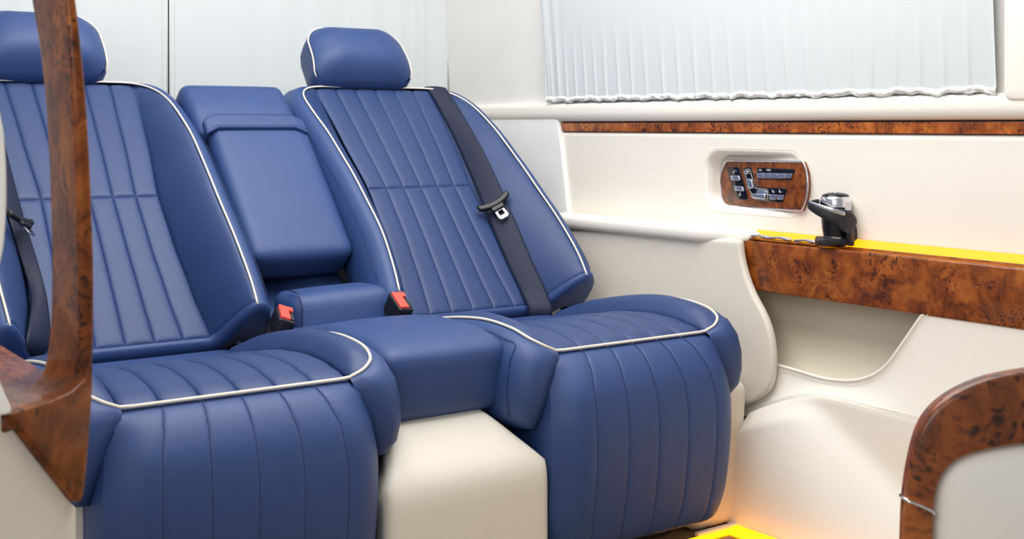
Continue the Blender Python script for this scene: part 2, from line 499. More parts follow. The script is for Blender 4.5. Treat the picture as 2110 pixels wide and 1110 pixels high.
# lower panel: pocket, lip, crease
XP = W - 0.045
lip_px = [(1570, 738), (1590, 748), (1640, 763), (1690, 778), (1730, 784), (1765, 783), (1800, 772), (1828, 750), (1852, 718), (1875, 685), (1898, 652), (1915, 640)]
lip = catmull([onx(*p, XP) for p in lip_px], 5)
lip_y = [p.y for p in lip]
def lip_z(y):
    if y >= lip[0].y: return lip[0].z
    for a, b in zip(lip, lip[1:]):
        if b.y <= y <= a.y: return lerp(a.z, b.z, (a.y - y) / max(1e-9, a.y - b.y))
    return lip[-1].z
cre = catmull([onx(*p, XP) for p in [(1520, 868), (1548, 855), (1590, 836), (1640, 820), (1680, 815), (1740, 822), (1820, 842), (1905, 862), (2110, 905)]], 5)
def cre_z(y):
    for a, b in zip(cre, cre[1:]):
        if b.y <= y <= a.y: return lerp(a.z, b.z, (a.y - y) / max(1e-9, a.y - b.y))
    return cre[0].z if y > cre[0].y else cre[-1].z
d0, d1 = onx(1690, 822, XP), onx(1880, 1010, XP)
def bulge_x(y, z):
    yd = d0.y + (d1.y - d0.y) * (d0.z - z) / (d0.z - d1.z)
    e = (y - yd)
    k = 0.02
    sm = 0.5 * (e + math.sqrt(e * e + k * k)) 
    return XP - 0.085 * (1 - math.exp(-sm / 0.24)) * min(1.0, max(0.0, (cre_z(y) - z) / 0.03 * 0.6 + 0.25))
Y0, Y1 = 1.94, 0.9
rows = []
for t in edge_ts(20, 0.7):
    row = []
    for k in range(90):
        y = lerp(Y0, Y1, k / 89)
        z = lerp(cre_z(y), lip_z(y), t)
        row.append((XP - 0.022 * (1 - t) ** 2.2, y, z))
    rows.append(row)
rows_mesh('door_panel', rows, M_CREAM, wall, (-1, 0, 0), puff=0.001, ew=0.004, edges='b')
rows = []
for t in edge_ts(30, 0.5):
    row = []
    for k in range(90):
        y = lerp(1.812, Y1, k / 89)
        z = lerp(FZ, cre_z(y), t)
        row.append((bulge_x(y, z) - .022, y, z))
    rows.append(row)
rows_mesh('lower_panel', rows, M_CREAM, wall, (-1, 0, 0), puff=0.001, ew=0.004, edges='t')
tube('pocket_lip', [p + Vector((0.001, 0, 0)) for p in lip], 0.0035, M_CREAM, wall)
stitches('stitching', [p + Vector((-0.003, 0.0, -0.006)) for p in lip], M_CREAMTHREAD, wall, 0.005, 0.0034, 0.0006)
stitches('stitching', [Vector((XP - .0205, p.y, p.z + .006)) for p in cre if p.y > 1.2], M_CREAMTHREAD, wall, 0.006, 0.004, 0.0006)
# pocket interior: back and scooped floor
rows = []
for x, z in catmull([(XP + .004, .34, 0), (XP + .03, .345, 0), (XP + .06, .375, 0), (XP + .082, .42, 0), (XP + .09, .52, 0), (XP + .09, .64, 0)], 5) and [(p.x, p.y) for p in catmull([(XP + .004, .345, 0), (XP + .035, .352, 0), (XP + .062, .378, 0), (XP + .078, .42, 0), (XP + .085, .52, 0), (XP + .085, .62, 0)], 6)]:
    rows.append([(x, lerp(1.95, 1.25, k / 20), z) for k in range(21)])
rows_mesh('pocket_lining', rows, M_POCKET, wall, (-1, 0, 0.3))
# pillar cover beside the side window
pc = [onx(*p, W - .02) for p in [(2066, -330), (2066, 185), (2068, 198), (2076, 206), (2090, 208), (2200, 206), (2200, -330)]]
prism('pillar_cover', pc, M_CREAM, wall, (0.03, 0, 0), 0.006, 3)
# burl strip along the wall
sp = [Vector((W - .002, onx(1154, 253, W).y, .8665)), Vector((W - .002, 1.0, .8665)), Vector((W - .002, 1.0, .8445)), Vector((W - .002, onx(1154, 253, W).y, .8445))]
struct(prism('trim_1', sp, M_BURLS, None, (0.03, 0, 0), 0.002, 2), 'narrow glossy burl wood strip along the cream side wall')
struct(slab('gap_shade_strip', (W + .006, 1.0, .840), (W + .02, 2.56, .872), M_GAP, None, 0.0), 'dark backing strip standing in for shade in the gap around the burl strip')  # solid dark strip, imitates the shade in the groove around the burl

# ------------------------------------------------------------------ curtains
def side_curtain():
    ya, yb = onx(1138, 205, W).y, onx(2066, 190, W).y
    root = empty('pleated_curtain', (W - .02, (ya + yb) / 2, .92), 'white pleated curtain with a ruffled hem over the side window', 'curtain')
    edgesp = []; y = 0.0; rr = random.Random(3)
    n = 27
    ws = [0.5 + 0.5 * min(1, i / 9) + rr.uniform(-.08, .08) for i in range(n)]
    tot = sum(ws); acc = [0]
    for w_ in ws: acc.append(acc[-1] + w_ / tot)
    def pleat(q):
        for i in range(n):
            if acc[i] <= q <= acc[i + 1]:
                f = (q - acc[i]) / (acc[i + 1] - acc[i]); return i, f
        return n - 1, 1.0
    def xo(q, z):
        i, f = pleat(q)
        h = min(1, max(0, (z - .945) / 0.16))
        a = lerp(0.0042, 0.0001, h)
        ridge = math.exp(-((min(f, 1 - f)) / lerp(.07, .20, h)) ** 2)
        gat = 0.004 * math.exp(-(q / 0.05) ** 2) * (0.5 + 0.5 * math.sin(q * 190))
        return -a * ridge * (0.7 + 0.5 * ((i * 7) % 5) / 5) - gat
    zb = lambda q: lerp(.934, .929, q) + 0.0016 * math.sin(q * 61) + 0.0014 * math.sin(q * 143 + 1)
    N = 520
    rows = []
    for j in range(34):
        t = j / 33; row = []
        for i in range(N):
            q = i / (N - 1); z = lerp(zb(q), 1.60, t ** 1.5)
            yy = lerp(ya, yb, q) 
            row.append((W - .014 - 0.085 * (z - .92) + xo(q, z), yy, z))
        rows.append(row)
    rows_mesh('cloth', rows, M_CURT, root, (-1, 0, 0))
    rows = []
    for j in range(9):
        t = j / 8; row = []
        for i in range(N):
            q = i / (N - 1); z1 = zb(q); z0 = z1 - .013 - 0.0035 * noise.noise((q * 60, 3.1, 0)) - .004 * math.exp(-(q / .04) ** 2)
            z = lerp(z1, z0, t)
            ruff = 0.004 * noise.noise((q * 75, 0, t * 1.3)) * t + 0.003 * noise.noise((q * 160, 5, t * 2)) * t
            row.append((W - .015 + xo(q, z1) * (1 - .4 * t) - .003 * math.sin(math.pi * t) + ruff, lerp(ya, yb, q), z))
        rows.append(row)
    rows_mesh('hem', rows, M_HEM, root, (-1, 0, 0))
side_curtain()
def rear_curtain(xa, xb, label, seed, inner):
    root = empty('rear_curtain', ((xa + xb) / 2, 3.10, .62), label, 'curtain', 'curtains over the rear doors')
    rr = random.Random(seed); cs = [(rr.uniform(0, 1), rr.uniform(.012, .035), rr.uniform(.0010, .0028)) for _ in range(16)]
    N = 260; rows = []
    for j in range(8):
        z = lerp(.62, 1.62, j / 7); row = []
        for i in range(N):
            q = i / (N - 1); o = 0
            for c, w_, a in cs: o += a * math.exp(-((q - c + 0.01 * (z - 1)) / w_) ** 2)
            row.append((lerp(xa, xb, q), 3.10 - o + 0.002 * math.sin(q * 40 + seed), z))
        rows.append(row)
    rows_mesh('cloth', rows, M_CURT, root, (0, -1, 0))
    e = xb if inner > 0 else xa
    s = -1 if inner > 0 else 1
    stitches('stitching', [(e + s * .013, 3.0955, .62), (e + s * .013, 3.0955, 1.62)], M_CREAMTHREAD, root, 0.006, 0.004, 0.0006)
    tube('edge_fold', [(e, 3.1, .62), (e, 3.1, 1.62)], .0022, M_CURT, root)
xs = ony(347, 100, 3.10).x
rear_curtain(0.15, xs - .0035, 'pale rear curtain behind the partly hidden left headrest', 5, 1)
rear_curtain(xs + .0035, 1.943, 'pale rear curtain behind the fully visible right headrest', 9, -1)

# ================================================================== SEATS
VTOP, VMID = 0.665, 0.345
OFFP = [(0.0, .110), (.15, .100), (.30, .085), (.45, .065), (.58, .038), (.66, .010)]
INS = [(0.0, .165), (.10, .152), (.22, .142), (.345, .139), (.50, .152), (.665, .163)]
PX_WALL = [(0.0, .248), (.06, .258), (.15, .259), (.30, .252), (.45, .247), (.56, .240), (.62, .225), (.652, .205), (.665, .180)]
PX_MID = [(0.0, .236), (.06, .224), (.15, .212), (.30, .212), (.45, .217), (.56, .224), (.62, .224), (.652, .212), (.665, .190)]
PX_LEFT = [(0.0, .222), (.06, .226), (.15, .226), (.30, .224), (.45, .226), (.56, .219), (.62, .208), (.652, .194), (.665, .176)]

def base_off(x, v):        # slight lumbar crown of the insert
    return 0.010 * math.sin(math.pi * max(0, min(1, v / VTOP))) - 0.004
def bol_off(x, v, side_tab):
    xi, xp = interp(INS, v), interp(side_tab, v)
    s = (abs(x) - xi) / max(1e-6, xp - xi)
    if s <= 0: return base_off(x, v)
    s = min(1, s)
    o0, o1 = -0.010 * (1 - min(1, v / VTOP) ** 4), interp(OFFP, v)
    return o0 + (o1 - o0) * (1 - (1 - s) ** 1.55)

def make_backrest(root, xc, tabL, tabR):
    core = sbox('backrest', (0.215, 0.31, 0.045), 0.04, M_BLUE, root, lambda p: BR(xc + p.x, 0.335 + p.y, -0.075 + p.z))
    # fluted perforated insert: six columns above and below the cross seam
    for (va, vb) in ((VMID, VTOP), (0.0, VMID)):
        for k in range(6):
            def fn(s, t, k=k, va=va, vb=vb):
                v = lerp(va, vb, t); w = interp(INS, v)
                x = lerp(-w, w, (k + s) / 6)
                return BR(xc + x, v, base_off(x, v) + 0.004)
            patch('flute_panel', fn, 10, 26, M_PERF, core, BN, puff=0.0042, ew=0.016, edges='lrb' if va > 0 else 'lrtb')
    # perforated bolsters
    for sgn, tab in ((-1, tabL), (1, tabR)):
        def fn(s, t, sgn=sgn, tab=tab):
            v = lerp(0.0, 0.6645, t); xi, xp = interp(INS, v), interp(tab, v)
            x = lerp(xi - .006, xp, s)
            return BR(xc + sgn * x, v, bol_off(max(x, xi + 1e-5), v, tab))
        patch('bolster', fn, 18, 40, M_PERF, core, BN, puff=0.004, ew=0.012, edges='lrb')
    # perimeter (piping line)
    per = []
    for tab, sgn in ((tabR, 1), (tabL, -1)):
        c = [Vector((sgn * interp(tab, 0), -.007, interp(OFFP, 0) - .003))]
        for i in range(41):
            v = 0.660 * i / 40; c.append(Vector((sgn * interp(tab, v), v, interp(OFFP, v))))
        x1 = c[-1].x
        c += [Vector((x1 - sgn * .016, .668, .006)), Vector((sgn * .145, .670, .003))]
        if sgn > 0: per += c + [Vector((.10, .671, .002)), Vector((.04, .672, .002)), Vector((-.04, .672, .002)), Vector((-.10, .671, .002))]
        else: per += list(reversed(c))
    per = resample(per, 150)
    n = len(per)
    for _ in range(14):
        per = [per[0]] + [(per[i - 1] + per[i] * 2 + per[i + 1]) / 4 for i in range(1, n - 1)] + [per[-1]]
    tube('piping', [BR(xc + p.x, p.y, p.z + .001) for p in per], 0.0023, M_PIPE, core, 8)
    # outer rim: plain leather wrapping round the edge
    rows = []
    prof = [(0, 0), (.008, .002), (.020, -.004), (.034, -.022), (.043, -.05), (.046, -.085), (.040, -.125), (.02, -.155)]
    nor = []
    for i in range(n):
        a, b = per[max(0, i - 3)], per[min(n - 1, i + 3)]
        d = Vector((b.x - a.x, b.y - a.y)); d.normalize(); nor.append(Vector((d.y, -d.x)))
    for w_, dz in prof:
        r = []
        for i in range(n):
            k = 0.5 if abs(nor[i].x) < 0.4 else lerp(.5, 1, min(1, (abs(nor[i].x) - .4) / .4))
            r.append(BR(xc + per[i].x + nor[i].x * w_ * k, per[i].y + nor[i].y * w_ * k, per[i].z - 0.002 + dz))
        rows.append(r)
    rows_mesh('rim', rows, M_BLUE, core, BN)
    # twin stitch lines along the rim
    for wv, dz in ((.0335, -.0195), ):
        for a, b in ((3, 50), (100, 147)):
            stitches('stitching', [BR(xc + per[i].x + nor[i].x * wv, per[i].y + nor[i].y * wv, per[i].z + dz) for i in range(a, b, 2)], M_THREAD, core, .006, .004, .0008)
    # plain strip closing the lower edge
    path = [(-interp(tabL, 0) - a, interp(OFFP, 0) + b) for a, b in ((.046, -.085), (.043, -.05), (.034, -.022), (.020, -.004), (.008, .002), (0, 0))]
    for k in range(1, 8):
        x = lerp(interp(tabL, 0), .165, k / 8); path.append((-x, bol_off(x, 0, tabL)))
    for k in range(13): path.append((lerp(-.160, .160, k / 12), 0.0))
    for k in range(7, 0, -1):
        x = lerp(interp(tabR, 0), .165, k / 8); path.append((x, bol_off(x, 0, tabR)))
    path += [(interp(tabR, 0) + a, interp(OFFP, 0) + b) for a, b in ((0, 0), (.008, .002), (.020, -.004), (.034, -.022), (.043, -.05), (.046, -.085))]
    rows = []
    for dv, do in ((0.004, -.006), (-.004, .000), (-.010, -.003), (-.016, -.010), (-.019, -.024), (-.020, -.06), (-.012, -.12)):
        rows.append([BR(xc + x * (1.0 + dv * .4), dv * (1.0 if abs(x) < .2 else .9), o + do) for x, o in path])
    rows_mesh('lower_strip', rows, M_BLUE, core, (0, -1, -.3))
    return core

CZ = [(1.742, .462), (1.775, .472), (1.82, .480), (1.88, .483), (1.95, .478), (2.05, .461), (2.18, .434), (2.30, .41)]
CW = [(1.742, .180), (1.80, .176), (1.95, .168), (2.30, .160)]
def make_cushion(root, xc):
    core = sbox('cushion', (0.205, 0.24, 0.05), 0.03, M_BLUE, root, lambda p: Vector((xc + p.x, 2.03 + p.y, 0.385 + p.z)))
    for k in range(6):
        def fn(s, t, k=k):
            y = lerp(1.742, 2.215, t); w = interp(CW, y)
            return Vector((xc + lerp(-w, w, (k + s) / 6), y, interp(CZ, y) + .003))
        patch('flute_panel', fn, 10, 30, M_PERF, core, (0, 0, 1), puff=0.0065, ew=0.020, edges='lrb')
    pipe_all = {}
    for sgn in (-1, 1):
        pp = catmull([(.180, 1.741, .463), (.205, 1.740, .474), (.226, 1.757, .487), (.234, 1.80, .500), (.236, 1.88, .505), (.236, 1.98, .496), (.232, 2.08, .478), (.226, 2.15, .460), (.214, 2.215, .430)], 8)
        pp = [Vector((sgn * p.x, p.y, p.z)) for p in pp]
        pipe_all[sgn] = pp
        rows = []
        n = len(pp)
        for j in range(17):
            s = j / 16; row = []
            for i in range(n):
                p = pp[i]; u = i / (n - 1)
                yc = lerp(1.742, 2.215, u ** 1.2); w = interp(CW, yc)
                c = Vector((sgn * w, yc, interp(CZ, yc) - .004))
                g = 1 - (1 - s) ** 1.5
                q = c.lerp(p, s); q.z = lerp(c.z, p.z, g) + 0.017 * math.sin(math.pi * min(1, s * 1.0)) * min(1, u * 4)
                row.append(q + Vector((xc, 0, 0)))
            rows.append(row)
        rows_mesh('bolster', rows, M_PERF, core, (0, 0, 1), puff=0.004, ew=0.012, edges='bl')
        # outer wing: plain leather below the piping
        rows = []
        nor = []
        for i in range(n):
            a, b = pp[max(0, i - 3)], pp[min(n - 1, i + 3)]
            d = Vector((b.x - a.x, b.y - a.y)); d.normalize(); nor.append(Vector((d.y, -d.x)) * (1 if sgn > 0 else -1))
        for w_, dz in ((0, -.001), (.011, -.001), (.026, -.010), (.040, -.032), (.048, -.065), (.049, -.100), (.043, -.130), (.026, -.150), (.0, -.156), (-.04, -.150)):
            row = []
            for i in range(n):
                p = pp[i]; nn = nor[i]
                zb = lerp(p.z, .487, 1.0)
                fz = min(1.0, dz / -.05) if dz < 0 else 0
                rm = min(1.0, i / 16); rm = rm * rm * (3 - 2 * rm); dn_ = min(1.0, max(0, -dz / .15))
                q = Vector((p.x + nn.x * w_ * lerp(.45, 1, rm) + sgn * .022 * dn_ * (1 - rm), p.y + nn.y * w_ * lerp(.45, 1, rm) + .045 * dn_ ** 1.5 * (1 - rm), lerp(p.z, .487, fz) + dz))
                row.append(q + Vector((xc, 0, 0)))
            rows.append(row)
        rows_mesh('wing', rows, M_BLUE, core, (sgn, -.5, 0))
        # stitched seam down the wing
        seam = []
        for i in (18, ):
            for w_, dz in ((.026, -.009), (.041, -.031), (.0495, -.065), (.0505, -.100), (.0445, -.130)):
                p = pp[i]; nn = nor[i]; fz = min(1.0, dz / -.05)
                seam.append(Vector((xc + p.x + nn.x * w_, p.y + nn.y * w_, lerp(p.z, .487, fz) + dz)))
        back = [Vector((xc + pp[i].x + nor[i].x * .027, pp[i].y, pp[i].z - .009)) for i in range(42, 18, -3)]
        stitches('stitching', catmull((back if sgn < 0 else []) + seam, 5), M_THREAD, core, .006, .004, .0009)
    front = [Vector((lerp(-.180, .180, k / 20), 1.741, .463 - .001)) for k in range(1, 20)]
    allp = list(reversed(pipe_all[-1])) + front + pipe_all[1]
    tube('piping', [p + Vector((xc, 0, .002)) for p in allp], 0.0028, M_PIPE, core, 8)
    return core

LEG = [(1.744, .460), (1.722, .450), (1.700, .428), (1.682, .396), (1.673, .355), (1.670, .300), (1.674, .240), (1.684, .175), (1.697, .130), (1.715, .112), (1.745, .104), (1.80, .104)]
LEGC = catmull([(0, p[0], p[1]) for p in LEG], 6)
def make_legrest(root, xc):
    core = sbox('leg_rest', (0.195, 0.03, 0.15), 0.02, M_BLUE, root, lambda p: Vector((xc + p.x, 1.755 + p.y, 0.275 + p.z)))
    prof = resample(LEGC, 50)
    def width(z): return interp([(.10, .200), (.18, .212), (.34, .214), (.40, .208), (.44, .192), (.46, .180)], z)
    def pt(f, k):      # f in -1..1 across
        p = prof[k]; w = width(p.z)
        e = max(0.0, (abs(f) - .72) / .28)
        dy = 0.040 * e ** 2.2 * min(1, (0.465 - p.z) / .06)
        return Vector((xc + f * w, p.y + dy, p.z))
    for c in range(6):
        S = edge_ts(10, .7)
        rows = [[pt(lerp(-1 + c / 3, -1 + (c + 1) / 3, s), k) + Vector((0, -.002, 0)) for s in S] for k in range(50)]
        rows_mesh('flute_panel', rows, M_BLUE, core, (0, -1, 0), puff=0.0022, ew=0.012, edges=('r' if c == 0 else 'l' if c == 5 else 'lr') + 'b')
        if c:
            stitches('stitching', [pt(-1 + c / 3, k) + Vector((0, .0002, .0)) for k in range(1, 44)], M_THREAD, core, .0062, .0040, .0008)
    for sgn in (-1, 1):
        rows = []
        for j in range(10):
            a = j / 9
            row = []
            for k in range(50):
                p = pt(sgn, k); row.append(p + Vector((sgn * .006 * math.sin(math.pi * min(1, a * 1.5)) , -.002 + a * .12, 0)))
            rows.append(row)
        rows_mesh('side_panel', rows, M_BLUE, core, (sgn, 0, 0))
    return core

HD = Vector((0, math.sin(math.radians(41)), math.cos(math.radians(41)))); HN = Vector((0, -HD.z, HD.y))
def make_headrest(root, xc):
    C = Vector((xc, 2.765, 1.027))
    # outline in (x, v): broad, generously rounded upper corners
    w, h, hb = 0.134, 0.074, 0.082
    O = []
    for cx, cy, r, a0 in ((w - .050, h - .050, .050, 0), (-w + .050, h - .050, .050, 90), (-w + .028, -hb + .028, .028, 180), (w - .028, -hb + .028, .028, 270)):
        for i in range(9):
            a = math.radians(a0 + 90 * i / 8); O.append(Vector((cx + r * math.cos(a), cy + r * math.sin(a))))
    O = [Vector((p.x * (1.0 - 0.10 * max(0, p.y / h)), p.y)) for p in O]
    dense = []
    for i, p in enumerate(O):
        q = O[(i + 1) % len(O)]; m = 8 if (q - p).length > .03 else 1
        for k in range(m): dense.append(p.lerp(q, k / m))
    O = dense
    def P(x, v, o): return C + Vector((x - .033, 0, 0)) + HD * v + HN * o
    def roll(p, k): return -0.034 * (max(0.0, -p.y / hb) * k) ** 2.4
    rows = []
    for k in (0.01, .2, .4, .55, .68, .78, .86, .92, .97, 1.0):
        rows.append([P(p.x * k, p.y * k, .026 + 0.036 * (1 - k ** 4.0) + roll(p, k)) for p in O])
    front = rows_mesh('headrest', rows, M_BLUE, root, HN, closed=True, cap=True)
    rows = []
    for k, o in ((1.0, .026), (1.015, .018), (1.02, .008), (1.02, -.010), (1.0, -.034), (.93, -.058), (.8, -.074), (.5, -.084), (.02, -.086)):
        rows.append([P(p.x * k, p.y * k, o + roll(p, 1) * max(0, (o + .03) / .076)) for p in O])
    rows_mesh('back_shell', rows, M_BLUE, front, -HN, closed=True)
    path = [p for p in O]
    st0 = min(range(len(path)), key=lambda i: path[i].y * 10 + abs(path[i].x - 0.0))
    path = path[st0:] + path[:st0]
    path = [p for p in path if not (p.y < -.060 and abs(p.x) < .127)]
    tube('piping', [P(p.x * 1.006, p.y * 1.006, .0265 + roll(p, 1)) for p in path], .0022, M_PIPE, front, 8)
    for sx in (-.06, .06):
        tube('post', [P(sx, -.02, -.02), BR(xc + sx, VTOP - .03, -.06)], .006, M_BLACK, front, 10)
    return front

def make_seat(xc, label, tabL, tabR):
    root = empty('reclining_seat', (xc, 2.0, FZ), label, 'seat', 'blue leather rear seats')
    make_backrest(root, xc, tabL, tabR)
    make_cushion(root, xc)
    make_legrest(root, xc)
    make_headrest(root, xc)
    sbox('base', (0.18, 0.27, 0.13), 0.01, M_DARK, root, lambda p: Vector((xc + p.x, 2.10 + p.y, FZ + 0.13 + p.z)))
    sbox('gap_shade_block', (0.25, 0.10, 0.06), 0.02, M_DARK, root, lambda p: Vector((xc + p.x, 2.42 + p.y, 0.37 + p.z)))  # dark block filling the gap under the backrest, in place of its shade
    return root
seat_r = make_seat(XR, 'blue leather seat beside the cream side wall, whole in view', PX_MID, PX_WALL)
seat_l = make_seat(XL, 'blue leather seat at the left, partly behind the burl wood pillar', PX_LEFT, PX_LEFT)

# ------------------------------------------------------------------ plinths
def plinth(root, x0, x1, label):
    o = sbox('base_panel', ((x1 - x0) / 2, .25, .145), 0.03, M_BEIGE, root, lambda p: Vector(((x0 + x1) / 2 + p.x * (1 + .18 * p.z / .145), 2.05 + p.y, FZ + .145 + p.z)), n=5)
    o['label'] = label
plinth(seat_r, 1.69, 1.852, 'beige rounded base panel under the seat')
plinth(seat_l, .385, .560, 'beige rounded base panel under the seat')
# cream centre plinth with sloping upper face and a cut corner
pf = [(2.30, FZ), (1.700, FZ), (1.700, .285), (1.712, .302), (1.79, .372), (1.83, .378), (2.30, .378)]
rows = []
pfc = [Vector((0, a, b)) for a, b in pf]
pfc = resample(pfc, 90)
# soften the profile
for _ in range(3):
    pfc = [pfc[0]] + [(pfc[i - 1] + pfc[i] * 2 + pfc[i + 1]) / 4 for i in range(1, len(pfc) - 1)] + [pfc[-1]]
for s in edge_ts(24, .8):
    row = []
    for p in pfc:
        x0 = .958 if p.z < .29 else lerp(.958, 1.0, (p.z - .29) / .088); x1 = interp([(.0, 1.272), (.285, 1.272), (.378, 1.196)], p.z)
        x1 = 1.277 if p.z < .29 else lerp(1.277, 1.196, (p.z - .29) / .088)
        row.append(Vector((lerp(x0, x1, s), p.y, p.z)))
    rows.append(row)
o = rows_mesh('centre_plinth', rows, M_BEIGE, None, (0, -1, .4), puff=0.02, ew=0.02, edges='tb')
tag(o, 'beige leather plinth between the two leg rests under the centre cushion', 'console base')
bmx = bmesh.new(); bmx.from_mesh(o.data)
bmesh.ops.holes_fill(bmx, edges=[e for e in bmx.edges if e.is_boundary], sides=0); bmx.to_mesh(o.data); bmx.free()

# ------------------------------------------------------------------ centre section
mc = empty('centre_cushion', (XM, 2.0, .37), 'plain blue leather centre cushion between the two seats', 'cushion')
def mcx(p):
    y = 1.985 + p.y; t = (y - 1.77) / .43
    z = .432 + p.z * 1.0
    g = (p.z + .068) / .136; z += interp([(0, -.012), (.2, .004), (.5, .004), (1, -.028)], t) * g * g
    y += 0.012 * (1 - g)
    return Vector((XM + .004 + p.x * (1.0 + .06 * (1 - t)), y, z))
sbox('pad', (.118, .215, .068), .028, M_BLUE, mc, mcx, n=10, bulge=.006)

ca = empty('folded_armrest', (XM, 2.35, .5), 'blue leather armrest folded up between the two seat backs', 'armrest')
def bx(xc, vc, oc): return lambda p: BR(xc + p.x, vc + p.y, oc + p.z)
sbox('backing', (.160, .30, .035), .02, M_BLUE, ca, bx(XM, .325, -.125))
sbox('armrest_pad', (.117, .186, .045), .024, M_BLUE, ca, bx(XM + .008, .325, .010), n=10, bulge=.004)
sbox('head_section', (.122, .083, .044), .022, M_BLUE, ca, lambda p: BR(XM - .012 + p.x, .560 + p.y, .006 + p.z - .012 * max(0, p.y / .083)), n=8, bulge=.003)
sbox('flap', (.119, .020, .006), .005, M_BLUE, ca, lambda p: BR(XM - .002 + p.x, .502 + p.y + .010 * min(0, .10 - abs(p.x)) / .02 * -0 - .6 * max(0, abs(p.x) - .095), .059 + p.z - .35 * max(0, abs(p.x) - .105)), n=10)
stitches('stitching', [BR(XM - .002 + x * .115, .519 - .5 * max(0, abs(x * .115) - .095),   .0655 - .35 * max(0, abs(x * .115) - .105)) for x in [k / 15 - 1 for k in range(31)]], M_THREAD, ca, .005, .0034, .0005)
stitches('stitching', [BR(XM - .002 + x * .115, .487 - .5 * max(0, abs(x * .115) - .095),   .0655 - .35 * max(0, abs(x * .115) - .105)) for x in [k / 15 - 1 for k in range(31)]], M_THREAD, ca, .005, .0034, .0005)
tube('seam', [BR(XM - .012 + x * .098, .622, .0405) for x in [k / 10 - 1 for k in range(21)]], .0012, M_THREAD, ca)
def pock(s, t):
    x = lerp(-.105, .118, s)
    return BR(XM + .008 + x, lerp(.05, .165, t), -.050 - .012 * math.exp(-((s - .3) / .12) ** 2) * t + .006 * math.sin(s * 9 + 1) * t)
patch('pocket', pock, 24, 8, M_BLUE, ca, BN, puff=.003, ew=.01, edges='t')
tube('pocket_edge', [pock(s / 24, 1.0) for s in range(25)], .002, M_BLUE, ca)

cb = empty('centre_block', (XM, 2.2, .44), 'small blue leather bolster block between the two red buckles', 'bolster')
sbox('pad', (.100, .055, .056), .022, M_BLUE, cb, lambda p: Vector((XM + .010 + p.x, 2.215 + p.y - .30 * (p.x) * .35 + .010 * (p.z / .05), .480 + p.z + .004 * p.x / .09)), n=8, bulge=.004)
tube('side_seam', [Vector((XM + .010 - .089, 2.160 + .3 * .089 * .35 + dy, .480 + z)) for dy, z in ((.012, -.05), (.001, -.03), (0.001, .03), (.006, .046), (.022, .058), (.06, .0595))], .0015, M_THREAD, cb)

# ------------------------------------------------------------------ buckles
def buckle(loc, rot, label, slot):
    root = empty('belt_buckle', loc, label, 'buckle', 'seat belt buckles')
    Mx = Matrix.Translation(Vector(loc)) @ Matrix.Rotation(rot[2], 4, 'Z') @ Matrix.Rotation(rot[0], 4, 'X') @ Matrix.Rotation(rot[1], 4, 'Y')
    X = lambda p: Mx @ p
    body = sbox('housing', (.027, .017, .065), .005, M_BLACK, root, lambda p: X(p + Vector((0, 0, -.065))))
    sbox('release_button', (.0235, .0095, .004), .002, M_RED, body, lambda p: X(p + Vector((0, -.0045, .0008))), n=2)
    sbox('release_button_tab', (.007, .0055, .004), .0015, M_RED, body, lambda p: X(p + Vector((-.0165, .0085, .0008))), n=2)
    sbox('slot', (.014, .0045, .003), .0008, M_GLOSS, body, lambda p: X(p + Vector((.006, .0095, -.0015))), n=2)
    for k in range(3):
        sbox('rib', (.012, .0006, .0012), .0005, M_BLACKM, body, lambda p, k=k: X(p + Vector((0, -.0172, -.04 - .006 * k))), n=2)
    return root
b1 = onx(590, 642, .985); b2 = onx(828, 624, 1.222)
buckle((b1.x, b1.y, b1.z - .004), (math.radians(-20), math.radians(22), math.radians(-100)), 'red button buckle left of the small centre block', True)
buckle((b2.x, b2.y, b2.z + .004), (math.radians(-4), math.radians(32), math.radians(-88)), 'red button buckle right of the small centre block', True)

# ------------------------------------------------------------------ seat belts
def surf_hit(px, py, xc, tab, lift):
    r = ray(px, py); lo = 1.2; prev = None
    for i in range(4000):
        t = lo + i * 0.0006
        p = CAM + r * t; q = p - BP0; v = q.dot(BD); off = q.dot(BN); x = p.x - xc
        s = bol_off(x, max(0, min(.66, v)), tab) if abs(x) < interp(tab, max(0, min(.66, v))) else interp(OFFP, v)
        if off <= s + lift: return p, (x, v, s)
    return p, (0, 0, 0)
def make_belt(xc, tab, L, R, label, lift, top, bottom):
    root = empty('seat_belt', tuple(surf_hit(*[(a + b) / 2 for a, b in zip(L[-1], R[-1])], xc, tab, lift)[0]), label, 'seat belt', 'black seat belts')
    l = [surf_hit(*p, xc, tab, lift)[0] for p in L]; r = [surf_hit(*p, xc, tab, lift)[0] for p in R]
    l = top(l, 0) + l + bottom(l, 0); r = top(r, 1) + r + bottom(r, 1)
    l = resample(catmull(l, 8), 70); r = resample(catmull(r, 8), 70)
    rows = []
    for k in range(9): rows.append([a.lerp(b, k / 8) + BN * .003 * math.sin(math.pi * k / 8) for a, b in zip(l, r)])
    w = rows_mesh('webbing', rows, M_WEB, root, BN)
    so = w.modifiers.new('thickness', 'SOLIDIFY'); so.thickness = .0022; so.offset = -1
    return root, l, r
